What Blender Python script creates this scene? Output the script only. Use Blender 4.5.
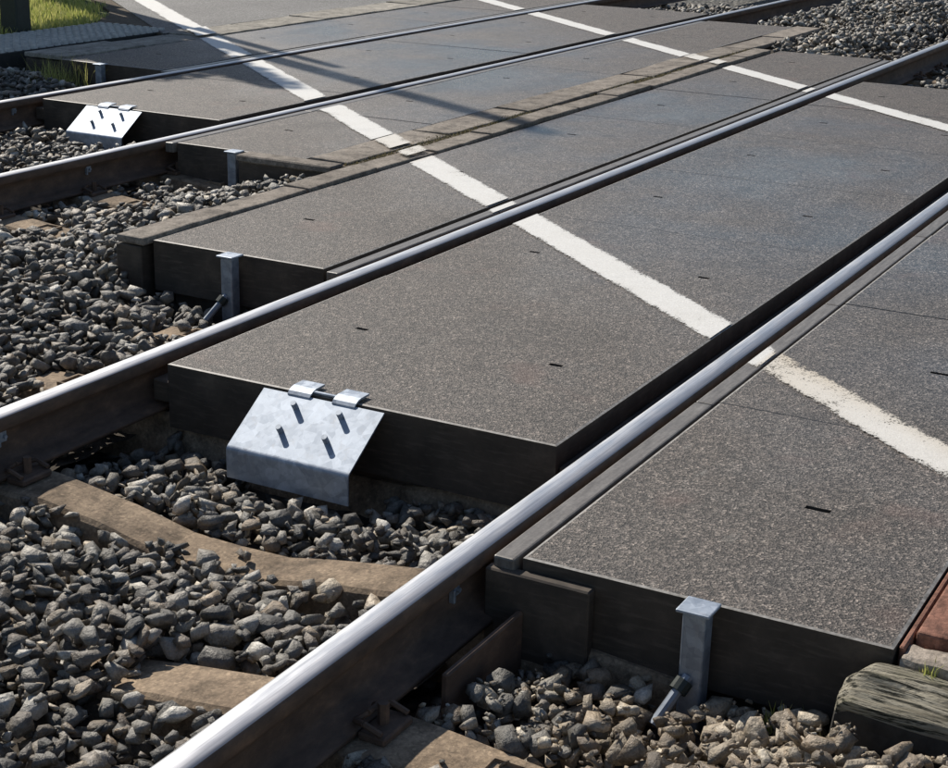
import bpy, bmesh, math, random
import numpy as np
from mathutils import Vector, Matrix, noise as mnoise

# ------------------------------------------------------------------ camera, sky, sun
S = bpy.context.scene
for o in list(bpy.data.objects): bpy.data.objects.remove(o)
COL = S.collection
R = math.radians
FPX, IW, IH = 1619.34, 948.0, 768.0
YAW, PIT, ROL = 0.494008, -0.324919, 0.024487
CAM = np.array([0.0, -1.566064, 1.497664])
_f = np.array([math.cos(PIT)*math.cos(YAW), math.cos(PIT)*math.sin(YAW), math.sin(PIT)])
_r = np.array([math.sin(YAW), -math.cos(YAW), 0.0]); _u = np.cross(_r, _f)
RGT = math.cos(ROL)*_r + math.sin(ROL)*_u
UPV = -math.sin(ROL)*_r + math.cos(ROL)*_u
cam = bpy.data.cameras.new('camera'); camo = bpy.data.objects.new('camera', cam); COL.objects.link(camo)
mw = Matrix.Identity(4)
for i in range(3):
    mw[i][0] = RGT[i]; mw[i][1] = UPV[i]; mw[i][2] = -_f[i]; mw[i][3] = CAM[i]
camo.matrix_world = mw
cam.sensor_fit = 'HORIZONTAL'; cam.sensor_width = 36.0; cam.lens = FPX/IW*36.0
cam.clip_start = 0.05; cam.clip_end = 3000
S.camera = camo

SUN_EL = R(41.0); SUN_AZ = math.atan2(0.469, 0.883)          # azimuth clockwise from +Y
w = bpy.data.worlds.new('World'); S.world = w; w.use_nodes = True
wn = w.node_tree
bg = wn.nodes['Background']
sky = wn.nodes.new('ShaderNodeTexSky'); sky.sky_type = 'NISHITA'; sky.sun_disc = False
sky.sun_elevation = SUN_EL; sky.sun_rotation = SUN_AZ
sky.air_density = 1.0; sky.dust_density = 0.6; sky.ozone_density = 1.2
wn.links.new(sky.outputs[0], bg.inputs[0]); bg.inputs[1].default_value = 0.082
sl = bpy.data.lights.new('sun', 'SUN'); sl.energy = 4.9; sl.angle = R(0.53); sl.color = (1.0, 0.93, 0.83)
so = bpy.data.objects.new('sun', sl); COL.objects.link(so)
SD = Vector((math.sin(SUN_AZ)*math.cos(SUN_EL), math.cos(SUN_AZ)*math.cos(SUN_EL), math.sin(SUN_EL)))
so.rotation_euler = SD.to_track_quat('Z', 'Y').to_euler(); so.location = (6, 12, 12)
S.view_settings.view_transform = 'Standard'; S.view_settings.look = 'None'
S.view_settings.exposure = 0.0; S.view_settings.gamma = 1.0
S.render.resolution_x = 1024; S.render.resolution_y = 830

rng = np.random.default_rng(7); random.seed(7)

def proj(P):
    q = np.asarray(P, float) - CAM
    x = q @ RGT; y = q @ UPV; z = q @ _f
    return IW/2 + FPX*x/z, IH/2 - FPX*y/z, z

# ------------------------------------------------------------------ materials
class NT:
    def __init__(s, name):
        s.m = bpy.data.materials.new(name); s.m.use_nodes = True
        s.t = s.m.node_tree; s.b = s.t.nodes['Principled BSDF']
        s.out = s.t.nodes['Material Output']
    def n(s, kind, **kw):
        nd = s.t.nodes.new('ShaderNode'+kind)
        for k, v in kw.items():
            if k in nd.inputs.keys() if isinstance(k, str) else False: nd.inputs[k].default_value = v
            else: setattr(nd, k, v)
        return nd
    def l(s, a, b): s.t.links.new(a, b)
    def coord(s, scale=(1, 1, 1), kind='Object'):
        if kind == 'World':
            g = s.n('NewGeometry'); src = g.outputs['Position']
        else:
            g = s.n('TexCoord'); src = g.outputs[kind]
        mp = s.n('Mapping'); mp.inputs['Scale'].default_value = scale
        s.l(src, mp.inputs['Vector']); return mp.outputs[0]
    def noise(s, vec, scale, detail=4, rough=0.55):
        nd = s.n('TexNoise'); nd.inputs['Scale'].default_value = scale
        nd.inputs['Detail'].default_value = detail; nd.inputs['Roughness'].default_value = rough
        s.l(vec, nd.inputs['Vector']); return nd.outputs['Fac']
    def vor(s, vec, scale, feature='F1', rnd=1.0):
        nd = s.n('TexVoronoi'); nd.feature = feature
        nd.inputs['Scale'].default_value = scale; nd.inputs['Randomness'].default_value = rnd
        s.l(vec, nd.inputs['Vector']); return nd
    def ramp(s, fac, stops, interp='LINEAR'):
        nd = s.n('ValToRGB'); cr = nd.color_ramp; cr.interpolation = interp
        while len(cr.elements) < len(stops): cr.elements.new(0.5)
        for e, (p, c) in zip(cr.elements, stops):
            e.position = p; e.color = (c, c, c, 1) if isinstance(c, (int, float)) else (*c, 1)
        s.l(fac, nd.inputs['Fac']); return nd.outputs['Color']
    def mix(s, fac, a, b, mode='MIX'):
        nd = s.n('Mix'); nd.data_type = 'RGBA'; nd.blend_type = mode
        for inp, v in ((nd.inputs[0], fac), (nd.inputs[6], a), (nd.inputs[7], b)):
            if hasattr(v, 'links') or hasattr(v, 'is_linked'): s.l(v, inp)
            elif isinstance(v, (int, float)): inp.default_value = v if inp.type == 'VALUE' else (v, v, v, 1)
            else: inp.default_value = (*v, 1)
        return nd.outputs[2]
    def math(s, op, a, b=0.0):
        nd = s.n('Math'); nd.operation = op
        for inp, v in ((nd.inputs[0], a), (nd.inputs[1], b)):
            if hasattr(v, 'is_linked'): s.l(v, inp)
            else: inp.default_value = v
        return nd.outputs[0]
    def bump(s, h, strength, dist, normal=None):
        nd = s.n('Bump'); nd.inputs['Strength'].default_value = strength
        nd.inputs['Distance'].default_value = dist; s.l(h, nd.inputs['Height'])
        if normal is not None: s.l(normal, nd.inputs['Normal'])
        return nd.outputs['Normal']
    def fin(s, col=None, rough=0.8, normal=None, metal=0.0, spec=0.5):
        if col is not None:
            if hasattr(col, 'is_linked'): s.l(col, s.b.inputs['Base Color'])
            else: s.b.inputs['Base Color'].default_value = (*col, 1)
        if hasattr(rough, 'is_linked'): s.l(rough, s.b.inputs['Roughness'])
        else: s.b.inputs['Roughness'].default_value = rough
        if hasattr(metal, 'is_linked'): s.l(metal, s.b.inputs['Metallic'])
        else: s.b.inputs['Metallic'].default_value = metal
        s.b.inputs['Specular IOR Level'].default_value = spec
        if normal is not None: s.l(normal, s.b.inputs['Normal'])
        return s.m

def m_panel():
    t = NT('panel_granulate'); v = t.coord(kind='World')
    a = t.vor(v, 215)
    gr = t.n('SeparateColor'); t.l(a.outputs['Color'], gr.inputs[0])
    g = t.ramp(gr.outputs[0], [(0.0, 0.014), (0.3, 0.050), (0.7, 0.128), (0.93, 0.23), (1.0, 0.38)])
    a2 = t.vor(v, 88); gr2 = t.n('SeparateColor'); t.l(a2.outputs['Color'], gr2.inputs[0])
    g = t.mix(1.0, g, t.ramp(gr2.outputs[1], [(0.0, 0.55), (0.3, 0.9), (0.75, 1.08), (1.0, 1.3)]), 'MULTIPLY')
    big = t.noise(v, 1.7, 5, 0.6); mid = t.noise(v, 9.0, 5, 0.65)
    tint = t.ramp(big, [(0.30, (0.73, 0.63, 0.545)), (0.5, (0.90, 0.755, 0.64)), (0.72, (0.85, 0.745, 0.655))])
    c = t.mix(1.0, g, tint, 'MULTIPLY')
    c = t.mix(1.0, c, t.ramp(mid, [(0.25, 0.78), (0.5, 1.0), (0.75, 1.16)]), 'MULTIPLY')
    # dusty scuffs and a few pale droppings
    v2 = t.coord((1.0, 2.6, 1.0), 'World')
    sc = t.noise(v2, 6.0, 6, 0.7)
    c = t.mix(t.ramp(sc, [(0.62, 0.0), (0.76, 0.5)]), c, (0.33, 0.32, 0.29))
    rd = t.noise(v, 3.1, 3, 0.5)
    c = t.mix(t.ramp(rd, [(0.62, 0.0), (0.74, 0.32)]), c, (0.16, 0.09, 0.07))
    nz = t.noise(v, 420, 2, 0.5)
    nb = t.bump(a.outputs['Distance'], 0.55, 0.0035)
    nb = t.bump(nz, 0.35, 0.0015, nb)
    nb = t.bump(mid, 0.12, 0.01, nb)
    sp = t.n('SeparateXYZ'); t.l(v, sp.inputs[0])
    u = t.math('SUBTRACT', sp.outputs[0], t.math('MULTIPLY', sp.outputs[1], 0.87))
    u = t.math('ADD', u, t.math('MULTIPLY', t.math('SUBTRACT', big, 0.5), 1.6))
    lane = t.math('MULTIPLY', t.ramp(t.math('MULTIPLY', u, 0.1), [(0.40, 0.0), (0.60, 1.0)]), t.ramp(t.math('MULTIPLY', u, 0.1), [(0.74, 1.0), (0.93, 0.0)]))
    lane = t.math('MULTIPLY', lane, t.ramp(t.noise(v, 0.9, 4, 0.6), [(0.36, 0.35), (0.6, 1.0)]))
    c = t.mix(t.math('MULTIPLY', lane, 0.9), c, t.mix(1.0, c, (1.16, 1.25, 1.36), 'MULTIPLY'))
    # rubbed tyre tracks and oil drips, running along the road
    rt = t.n('Mapping'); rt.inputs['Rotation'].default_value = (0, 0, R(-49)); rt.inputs['Scale'].default_value = (0.55, 3.4, 1)
    t.l(v, rt.inputs['Vector'])
    tr = t.noise(rt.outputs[0], 1.3, 5, 0.62)
    c = t.mix(t.math('MULTIPLY', lane, 1.0), c, t.mix(1.0, c, t.ramp(tr, [(0.3, 0.72), (0.5, 1.0), (0.7, 1.22)]), 'MULTIPLY'))
    oil = t.noise(v, 4.3, 2, 0.4)
    c = t.mix(t.ramp(oil, [(0.68, 0.0), (0.76, 0.55)]), c, (0.035, 0.03, 0.028))
    rg = t.math('SUBTRACT', 0.64, t.math('MULTIPLY', lane, t.ramp(tr, [(0.3, 0.40), (0.7, 0.30)])))
    t.l(t.math('ADD', 0.5, t.math('MULTIPLY', lane, 0.5)), t.b.inputs['Specular IOR Level'])
    for nd in t.t.nodes:
        if nd.type == 'BUMP' and nd.inputs['Distance'].default_value < 0.004:
            t.l(t.math('SUBTRACT', 0.5, t.math('MULTIPLY', lane, 0.26)), nd.inputs['Strength'])
    return t.fin(c, rg, nb, spec=0.5)

def m_asphalt():
    t = NT('asphalt'); v = t.coord(kind='World')
    a = t.vor(v, 120); gr = t.n('SeparateColor'); t.l(a.outputs['Color'], gr.inputs[0])
    g = t.ramp(gr.outputs[0], [(0, 0.06), (0.6, 0.11), (1, 0.24)])
    n1 = t.noise(v, 1.1, 6, 0.65)
    c = t.mix(1.0, g, t.ramp(n1, [(0.3, 0.8), (0.7, 1.3)]), 'MULTIPLY')
    c = t.mix(1.0, c, (1.0, 0.97, 0.93), 'MULTIPLY')
    return t.fin(c, 0.7, t.bump(a.outputs['Distance'], 0.5, 0.006))

def m_rubber():
    t = NT('rubber_side'); v = t.coord(kind='World')
    n1 = t.noise(v, 7, 6, 0.65); n2 = t.noise(t.coord((3, 3, 22), 'World'), 4, 4, 0.6)
    c = t.ramp(n1, [(0.25, (0.036, 0.029, 0.023)), (0.55, (0.075, 0.060, 0.047)), (0.8, (0.145, 0.115, 0.088))])
    c = t.mix(t.ramp(n2, [(0.52, 0), (0.72, 0.5)]), c, (0.15, 0.12, 0.095))
    return t.fin(c, 0.7, t.bump(n1, 0.3, 0.006), spec=0.35)

def m_edge():
    t = NT('panel_worn_edge'); v = t.coord(kind='World')
    n1 = t.noise(v, 60, 4)
    return t.fin(t.ramp(n1, [(0.3, (0.14, 0.13, 0.115)), (0.7, (0.36, 0.345, 0.32))]), 0.55, t.bump(n1, 0.3, 0.002))

def m_strip():
    t = NT('rubber_strip'); v = t.coord((1, 8, 1), 'World'); w_ = t.coord(kind='World')
    n1 = t.noise(v, 9, 5, 0.6); n2 = t.noise(w_, 140, 3)
    c = t.ramp(n1, [(0.3, (0.12, 0.105, 0.09)), (0.55, (0.19, 0.172, 0.152)), (0.8, (0.27, 0.25, 0.225))])
    c = t.mix(1, c, t.ramp(n2, [(0.3, 0.8), (0.7, 1.15)]), 'MULTIPLY')
    return t.fin(c, 0.42, t.bump(n2, 0.25, 0.0015))

def m_steel():
    t = NT('polished_rail_head'); v = t.coord((0.6, 60, 1), 'World'); v2 = t.coord((2, 14, 1), 'World')
    n1 = t.noise(v, 4, 5, 0.65); n2 = t.noise(v2, 3, 4)
    c = t.ramp(n1, [(0.25, (0.38, 0.39, 0.41)), (0.55, (0.55, 0.56, 0.585)), (0.8, (0.70, 0.705, 0.72))])
    ob = t.n('TexCoord'); sx = t.n('SeparateXYZ'); t.l(ob.outputs['Object'], sx.inputs[0])
    yy = t.math('ADD', t.math('MULTIPLY', sx.outputs[1], 12.0), t.math('ADD', t.math('MULTIPLY', n1, 0.18), 0.41))
    c = t.mix(1, c, t.ramp(yy, [(0.12, (0.60, 0.59, 0.60)), (0.42, (0.70, 0.70, 0.72)), (0.52, (1.0, 1.0, 1.0)), (0.85, (1.0, 1.0, 1.0))]), 'MULTIPLY')
    n5 = t.noise(t.coord((1.5, 40, 1), 'World'), 6, 4, 0.7)
    c = t.mix(t.ramp(n5, [(0.55, 0.0), (0.75, 0.45)]), c, (0.36, 0.33, 0.31))
    r = t.ramp(n2, [(0.3, 0.33), (0.7, 0.50)])
    return t.fin(c, r, t.bump(n1, 0.08, 0.001), metal=0.72)

def m_rust():
    t = NT('rusted_rail_side'); v = t.coord((0.5, 1, 1), 'World')
    n1 = t.noise(v, 24, 6, 0.7); n2 = t.noise(v, 4, 4)
    c = t.ramp(n1, [(0.25, (0.05, 0.033, 0.025)), (0.55, (0.12, 0.076, 0.052)), (0.8, (0.24, 0.145, 0.09))])
    c = t.mix(1, c, t.ramp(n2, [(0.3, 0.7), (0.7, 1.2)]), 'MULTIPLY')
    return t.fin(c, 0.75, t.bump(n1, 0.4, 0.002), metal=0.0)

def m_galv(name, bright=1.0):
    t = NT(name); v = t.coord(kind='Object')
    a = t.vor(v, 32); g = t.n('SeparateColor'); t.l(a.outputs['Color'], g.inputs[0])
    b_ = t.vor(v, 75); g2 = t.n('SeparateColor'); t.l(b_.outputs['Color'], g2.inputs[0])
    s_ = t.math('ADD', t.math('MULTIPLY', g.outputs[0], 0.6), t.math('MULTIPLY', g2.outputs[1], 0.4))
    n1 = t.noise(v, 12, 5, 0.6)
    c = t.ramp(s_, [(0.15, (0.29*bright, 0.335*bright, 0.40*bright)), (0.85, (0.47*bright, 0.525*bright, 0.60*bright))])
    c = t.mix(1, c, t.ramp(n1, [(0.3, 0.86), (0.7, 1.06)]), 'MULTIPLY')
    r = t.ramp(s_, [(0.2, 0.48), (0.8, 0.58)])
    st = t.noise(t.coord((3, 3, 0.8)), 9, 5, 0.7)
    c = t.mix(t.ramp(st, [(0.55, 0.0), (0.8, 0.4)]), c, (0.30, 0.27, 0.24))
    return t.fin(c, r, t.bump(n1, 0.08, 0.003), metal=0.5)

def m_concrete(name, lo, hi, warm=(1, 0.95, 0.87)):
    t = NT(name); v = t.coord(kind='World')
    n1 = t.noise(v, 5, 6, 0.65); n2 = t.noise(v, 70, 5, 0.7)
    a = t.vor(v, 150); g = t.n('SeparateColor'); t.l(a.outputs['Color'], g.inputs[0])
    c = t.ramp(n1, [(0.28, lo), (0.72, hi)])
    c = t.mix(1, c, t.ramp(n2, [(0.25, 0.72), (0.5, 1.0), (0.75, 1.22)]), 'MULTIPLY')
    c = t.mix(1, c, t.ramp(g.outputs[0], [(0, 0.8), (0.9, 1.1), (1, 1.35)]), 'MULTIPLY')
    c = t.mix(1, c, warm, 'MULTIPLY')
    gn = t.n('NewGeometry')
    oi = t.n('ObjectInfo')
    c = t.mix(1, c, t.ramp(oi.outputs['Random'], [(0, 0.85), (1, 1.12)]), 'MULTIPLY')
    n4 = t.noise(v, 11, 7, 0.75)
    c = t.mix(1, c, t.ramp(n4, [(0.36, 0.48), (0.52, 1.0), (0.7, 1.1)]), 'MULTIPLY')
    nb = t.bump(n2, 0.6, 0.005); nb = t.bump(n4, 0.4, 0.010, nb)
    return t.fin(c, 0.85, nb, spec=0.3)

def m_stone(name, stops, warmmix):
    t = NT(name)
    g = t.n('NewGeometry'); oi = t.n('ObjectInfo')
    rnd = t.math('FRACT', t.math('ADD', g.outputs['Random Per Island'], t.math('MULTIPLY', oi.outputs['Random'], 7.31)))
    rnd2 = t.math('FRACT', t.math('MULTIPLY', rnd, 17.77))
    v = t.coord(kind='World')
    c = t.ramp(rnd, stops)
    c = t.mix(t.math('MULTIPLY', t.ramp(rnd2, [(0.45, 0.0), (1, 1.0)]), warmmix), c, (0.27, 0.195, 0.13))
    n1 = t.noise(v, 55, 5, 0.65); n2 = t.noise(v, 260, 4, 0.7)
    c = t.mix(1, c, t.ramp(n1, [(0.25, 0.5), (0.5, 1.0), (0.78, 1.45)]), 'MULTIPLY')
    c = t.mix(1, c, t.ramp(n2, [(0.3, 0.7), (0.7, 1.28)]), 'MULTIPLY')
    bv = t.n('Bevel'); bv.samples = 3; bv.inputs['Radius'].default_value = 0.0022
    nb = t.bump(n1, 0.85, 0.014, bv.outputs[0]); nb = t.bump(n2, 0.35, 0.002, nb)
    return t.fin(c, 0.52, nb, spec=0.55)

def m_dirt(name, lo, hi):
    t = NT(name); v = t.coord(kind='World')
    n1 = t.noise(v, 14, 7, 0.75); n2 = t.noise(v, 90, 4, 0.7)
    c = t.ramp(n1, [(0.3, lo), (0.7, hi)])
    c = t.mix(1, c, t.ramp(n2, [(0.3, 0.7), (0.7, 1.25)]), 'MULTIPLY')
    nb = t.bump(n2, 0.6, 0.006); nb = t.bump(n1, 0.6, 0.02, nb)
    return t.fin(c, 0.92, nb, spec=0.2)

def m_paint():
    t = NT('road_paint'); v = t.coord(kind='World')
    n1 = t.noise(v, 150, 4, 0.7); n2 = t.noise(v, 5, 5, 0.65); n3 = t.noise(v, 28, 5, 0.7)
    c = t.ramp(n1, [(0.25, (0.62, 0.605, 0.57)), (0.6, (0.82, 0.81, 0.77))])
    c = t.mix(1, c, t.ramp(n2, [(0.3, 0.84), (0.7, 1.05)]), 'MULTIPLY')
    c = t.mix(t.ramp(n2, [(0.45, 0.0), (0.70, 0.40)]), c, (0.42, 0.40, 0.36))
    # distance from the strip's edge is stored per vertex in 'across' (0 middle, 1 edge)
    at = t.n('Attribute'); at.attribute_name = 'across'
    e = t.math('ADD', t.math('MULTIPLY', t.math('POWER', at.outputs['Fac'], 5.0), 0.42), 0.0)
    at2 = t.n('Attribute'); at2.attribute_name = 'worn'
    wv = t.math('ADD', e, t.math('MULTIPLY', at2.outputs['Fac'], 0.36))
    k = t.math('ADD', t.math('ADD', t.math('MULTIPLY', n1, 0.62), t.math('MULTIPLY', n3, 0.25)), wv)
    c = t.mix(t.math('MULTIPLY', at2.outputs['Fac'], 2.2), c, (0.60, 0.52, 0.40))
    k = t.math('ADD', k, t.math('MULTIPLY', t.math('SUBTRACT', n2, 0.47), 0.42))
    al = t.ramp(k, [(0.565, 1.0), (0.635, 0.0)])
    t.l(al, t.b.inputs['Alpha'])
    return t.fin(c, 0.6, t.bump(n1, 0.4, 0.003))

def m_wood():
    t = NT('weathered_wood'); v = t.coord((9, 0.9, 9)); v2 = t.coord((40, 2.5, 40)); v3 = t.coord()
    n1 = t.noise(v, 3, 6, 0.7); n2 = t.noise(v2, 3, 5, 0.7); n3 = t.noise(v3, 6, 4)
    c = t.ramp(n1, [(0.3, (0.10, 0.087, 0.06)), (0.5, (0.25, 0.225, 0.17)), (0.70, (0.52, 0.48, 0.38))])
    c = t.mix(t.ramp(n2, [(0.42, 1.0), (0.50, 0.0)]), c, (0.03, 0.03, 0.022))
    c = t.mix(t.ramp(n3, [(0.5, 0), (0.7, 0.45)]), c, (0.13, 0.14, 0.06))
    nb = t.bump(n2, 0.9, 0.008); nb = t.bump(n1, 0.7, 0.012, nb)
    return t.fin(c, 0.9, nb, spec=0.2)

def m_leaf(name, lo, hi, trans=0.25):
    t = NT(name); g = t.n('NewGeometry')
    c = t.ramp(g.outputs['Random Per Island'], [(0, lo), (1, hi)])
    m = t.fin(c, 0.6)
    tr = t.n('BsdfTranslucent'); t.l(c, tr.inputs['Color'])
    mx = t.n('MixShader'); mx.inputs[0].default_value = trans
    t.l(t.b.outputs[0], mx.inputs[1]); t.l(tr.outputs[0], mx.inputs[2]); t.l(mx.outputs[0], t.out.inputs['Surface'])
    return m

def m_plain(name, col, rough=0.6, metal=0.0, var=0.25):
    t = NT(name); n1 = t.noise(t.coord(), 25, 5, 0.6)
    c = t.mix(1, col, t.ramp(n1, [(0.3, 1-var), (0.7, 1+var)]), 'MULTIPLY')
    return t.fin(c, rough, t.bump(n1, 0.2, 0.003), metal=metal)

PANEL = m_panel(); ASPH = m_asphalt(); RUB = m_rubber(); EDGE = m_edge(); STRIP = m_strip()
STEEL = m_steel(); RUST = m_rust(); GALV = m_galv('galvanised_steel'); GALV2 = m_galv('galvanised_post', 0.8)
SLEEP = m_concrete('sleeper_concrete', (0.17, 0.13, 0.095), (0.42, 0.335, 0.25))
KERB = m_concrete('kerb_concrete', (0.165, 0.145, 0.125), (0.33, 0.30, 0.265), (1, 0.965, 0.92))
KERBF = m_concrete('pale_kerb_concrete', (0.22, 0.21, 0.19), (0.42, 0.40, 0.36), (1, 0.97, 0.92))
PAVER = m_concrete('red_paver', (0.17, 0.075, 0.05), (0.30, 0.15, 0.105), (1, 1, 1))
SETT = m_concrete('pale_sett', (0.34, 0.29, 0.24), (0.58, 0.52, 0.45), (1, 0.97, 0.93))
STONE = m_stone('grey_ballast', [(0, (0.06, 0.057, 0.051)), (0.3, (0.115, 0.109, 0.096)), (0.65, (0.20, 0.189, 0.165)), (0.88, (0.36, 0.34, 0.295)), (1, (0.68, 0.65, 0.58))], 0.35)
STONEW = m_stone('brown_ballast', [(0, (0.15, 0.12, 0.088)), (0.35, (0.27, 0.225, 0.165)), (0.7, (0.43, 0.36, 0.265)), (0.9, (0.58, 0.50, 0.38)), (1, (0.72, 0.65, 0.52))], 0.55)
DIRT = m_dirt('ballast_dirt', (0.035, 0.030, 0.025), (0.10, 0.085, 0.068))
SOIL = m_dirt('brown_soil', (0.07, 0.055, 0.04), (0.19, 0.155, 0.115))
GRASSG = m_dirt('grass_ground', (0.07, 0.10, 0.03), (0.18, 0.19, 0.07))
def m_farballast():
    t = NT('stony_bed'); v = t.coord(kind='World'); a = t.vor(v, 22); g = t.n('SeparateColor'); t.l(a.outputs['Color'], g.inputs[0])
    c = t.ramp(g.outputs[0], [(0, (0.06, 0.056, 0.05)), (0.6, (0.17, 0.16, 0.14)), (1, (0.38, 0.36, 0.31))])
    c = t.mix(1, c, t.ramp(a.outputs['Distance'], [(0.2, 1.0), (0.65, 0.25)]), 'MULTIPLY')
    return t.fin(c, 0.8, t.bump(t.math('SUBTRACT', 1.0, a.outputs['Distance']), 1.0, 0.04))
FARBAL = m_farballast()
PAINT = m_paint(); WOOD = m_wood()
GRASS = m_leaf('grass_blades', (0.28, 0.34, 0.07), (0.62, 0.58, 0.22), 0.5)
MOSS = m_leaf('dry_moss', (0.12, 0.105, 0.05), (0.30, 0.26, 0.14), 0.2)
LEAF = m_leaf('tree_leaves', (0.03, 0.06, 0.015), (0.08, 0.13, 0.03), 0.3)
WOODSH = m_plain('shaded_wood_side', (0.035, 0.031, 0.026), 0.85, 0, 0.5)  # timber sides: their shade is painted into this dark wood colour
BARK = m_plain('bark', (0.09, 0.07, 0.05), 0.9); DARKM = m_plain('dark_green_metal', (0.022, 0.032, 0.028), 0.5)
MAST = m_plain('grey_mast', (0.25, 0.26, 0.26), 0.5, 0.3); MAT = m_plain('grey_grating', (0.50, 0.48, 0.43), 0.6)
MATB = m_plain('grating_base', (0.04, 0.038, 0.034), 0.8)
SIGNW = m_plain('sign_white', (0.75, 0.75, 0.73), 0.5, 0, 0.05); SIGNR = m_plain('sign_red', (0.45, 0.03, 0.025), 0.5, 0, 0.05)

# ------------------------------------------------------------------ helpers
def link(name, me, parent=None, mats=(), label=None, cat=None, group=None, kind=None):
    o = bpy.data.objects.new(name, me); COL.objects.link(o)
    if parent is not None: o.parent = parent
    if me is not None:
        for m in mats:
            if m.name not in [x.name for x in me.materials]: me.materials.append(m)
    if label: o['label'] = label
    if cat: o['category'] = cat
    if group: o['group'] = group
    if kind: o['kind'] = kind
    return o
def empty(name, loc=(0, 0, 0), rz=0, **k):
    o = link(name, None, **k); o.location = loc; o.rotation_euler = (0, 0, rz); o.empty_display_size = 0.1
    return o
def mesh_bm(name, bm, smooth=False):
    me = bpy.data.meshes.new(name); bm.to_mesh(me); bm.free()
    if smooth:
        for p in me.polygons: p.use_smooth = True
    return me
def mesh_np(name, V, F, mi=None, smooth=False):
    me = bpy.data.meshes.new(name); V = np.asarray(V, np.float32); F = np.asarray(F, np.int32); k = F.shape[1]
    me.vertices.add(len(V)); me.vertices.foreach_set('co', V.ravel())
    me.loops.add(F.size); me.loops.foreach_set('vertex_index', F.ravel())
    me.polygons.add(len(F)); me.polygons.foreach_set('loop_start', np.arange(0, F.size, k, dtype=np.int32))
    if mi is not None: me.polygons.foreach_set('material_index', np.asarray(mi, np.int32))
    if smooth: me.polygons.foreach_set('use_smooth', np.ones(len(F), bool))
    me.update(calc_edges=True); return me
def bbox(bm, x0, x1, y0, y1, z0, z1, bev=0.0, seg=1, mi=0):
    r = bmesh.ops.create_cube(bm, size=1.0)
    for v in r['verts']:
        v.co = Vector(((x0+x1)/2 + v.co.x*(x1-x0), (y0+y1)/2 + v.co.y*(y1-y0), (z0+z1)/2 + v.co.z*(z1-z0)))
    es = list({e for v in r['verts'] for e in v.link_edges})
    for f in {f for v in r['verts'] for f in v.link_faces}: f.material_index = mi
    if bev > 0: bmesh.ops.bevel(bm, geom=es, offset=bev, segments=seg, affect='EDGES', profile=0.5)
    return r
def tube(bm, p0, p1, r0, r1=None, n=12, cap=True):
    r1 = r0 if r1 is None else r1
    p0 = Vector(p0); p1 = Vector(p1); d = (p1-p0); q = d.to_track_quat('Z', 'Y')
    A = []; B = []
    for i in range(n):
        a = 2*math.pi*i/n; c = Vector((math.cos(a), math.sin(a), 0))
        A.append(bm.verts.new(p0 + q @ (c*r0))); B.append(bm.verts.new(p1 + q @ (c*r1)))
    for i in range(n):
        j = (i+1) % n; bm.faces.new((A[i], A[j], B[j], B[i]))
    if cap: bm.faces.new(A[::-1]); bm.faces.new(B)
def box_obj(name, x0, x1, y0, y1, z0, z1, mat, parent=None, bev=0.004, **k):
    bm = bmesh.new(); bbox(bm, x0, x1, y0, y1, z0, z1, bev)
    return link(name, mesh_bm(name, bm), parent, [mat], **k)

# ------------------------------------------------------------------ layout (metres; x along the rails, y across, z = 0 at rail top)
RY = [0.0, 1.507, 3.791, 5.298]
RAILN = ['nearest rail, polished top, rusty sides, running diagonally across the foreground',
         'second rail from the front, behind the large steel ramp plate',
         'third rail from the front, nearer rail of the far track',
         'farthest thin rail beside the shaded far edge of the crossing']

# ---- ground
g = bmesh.new(); bbox(g, -600, 900, -700, 800, -1.2, -0.36)
link('ground', mesh_bm('ground', g), None, [SOIL], label='bare brown ground under and around the tracks', kind='structure')

bm = bmesh.new(); bbox(bm, -60, 160, -1.9, 7.4, -0.60, -0.335); link('track_bed', mesh_bm('track_bed', bm), None, [FARBAL], label='wide stony track bed running under both tracks', kind='structure')
# ---- rails
def rail_profile():
    half = [(0.0, 0.0), (0.012, -0.0002), (0.0245, -0.0009), (0.0310, -0.0034), (0.0348, -0.0095), (0.0358, -0.034), (0.033, -0.040),
            (0.012, -0.052), (0.0085, -0.070), (0.0085, -0.115), (0.014, -0.130), (0.030, -0.140), (0.068, -0.150), (0.070, -0.153), (0.070, -0.161), (0.0, -0.161)]
    return half + [(-a, b) for a, b in half[-2:0:-1]]
def make_rail(i):
    P = rail_profile(); n = len(P); xs = np.concatenate([np.arange(-0.5, 21.01, 0.5), [60, 140]])
    V = [(x, p[0], p[1]) for x in xs for p in P]
    F = []; mi = []
    top = {0, 1, 2, 3, n-1, n-2, n-3, n-4}
    for k in range(len(xs)-1):
        for j in range(n):
            jj = (j+1) % n
            F.append((k*n+j, (k+1)*n+j, (k+1)*n+jj, k*n+jj)); mi.append(0 if j in (0, 1, 2, n-1, n-2, n-3) else 1)
    me = mesh_np('rail', V, F, mi)
    o = link('rail', me, None, [STEEL, RUST], label=RAILN[i], cat='rail', group='rails of the two tracks')
    o.location = (0, RY[i], 0)
    return o
rails = [make_rail(i) for i in range(4)]

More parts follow.
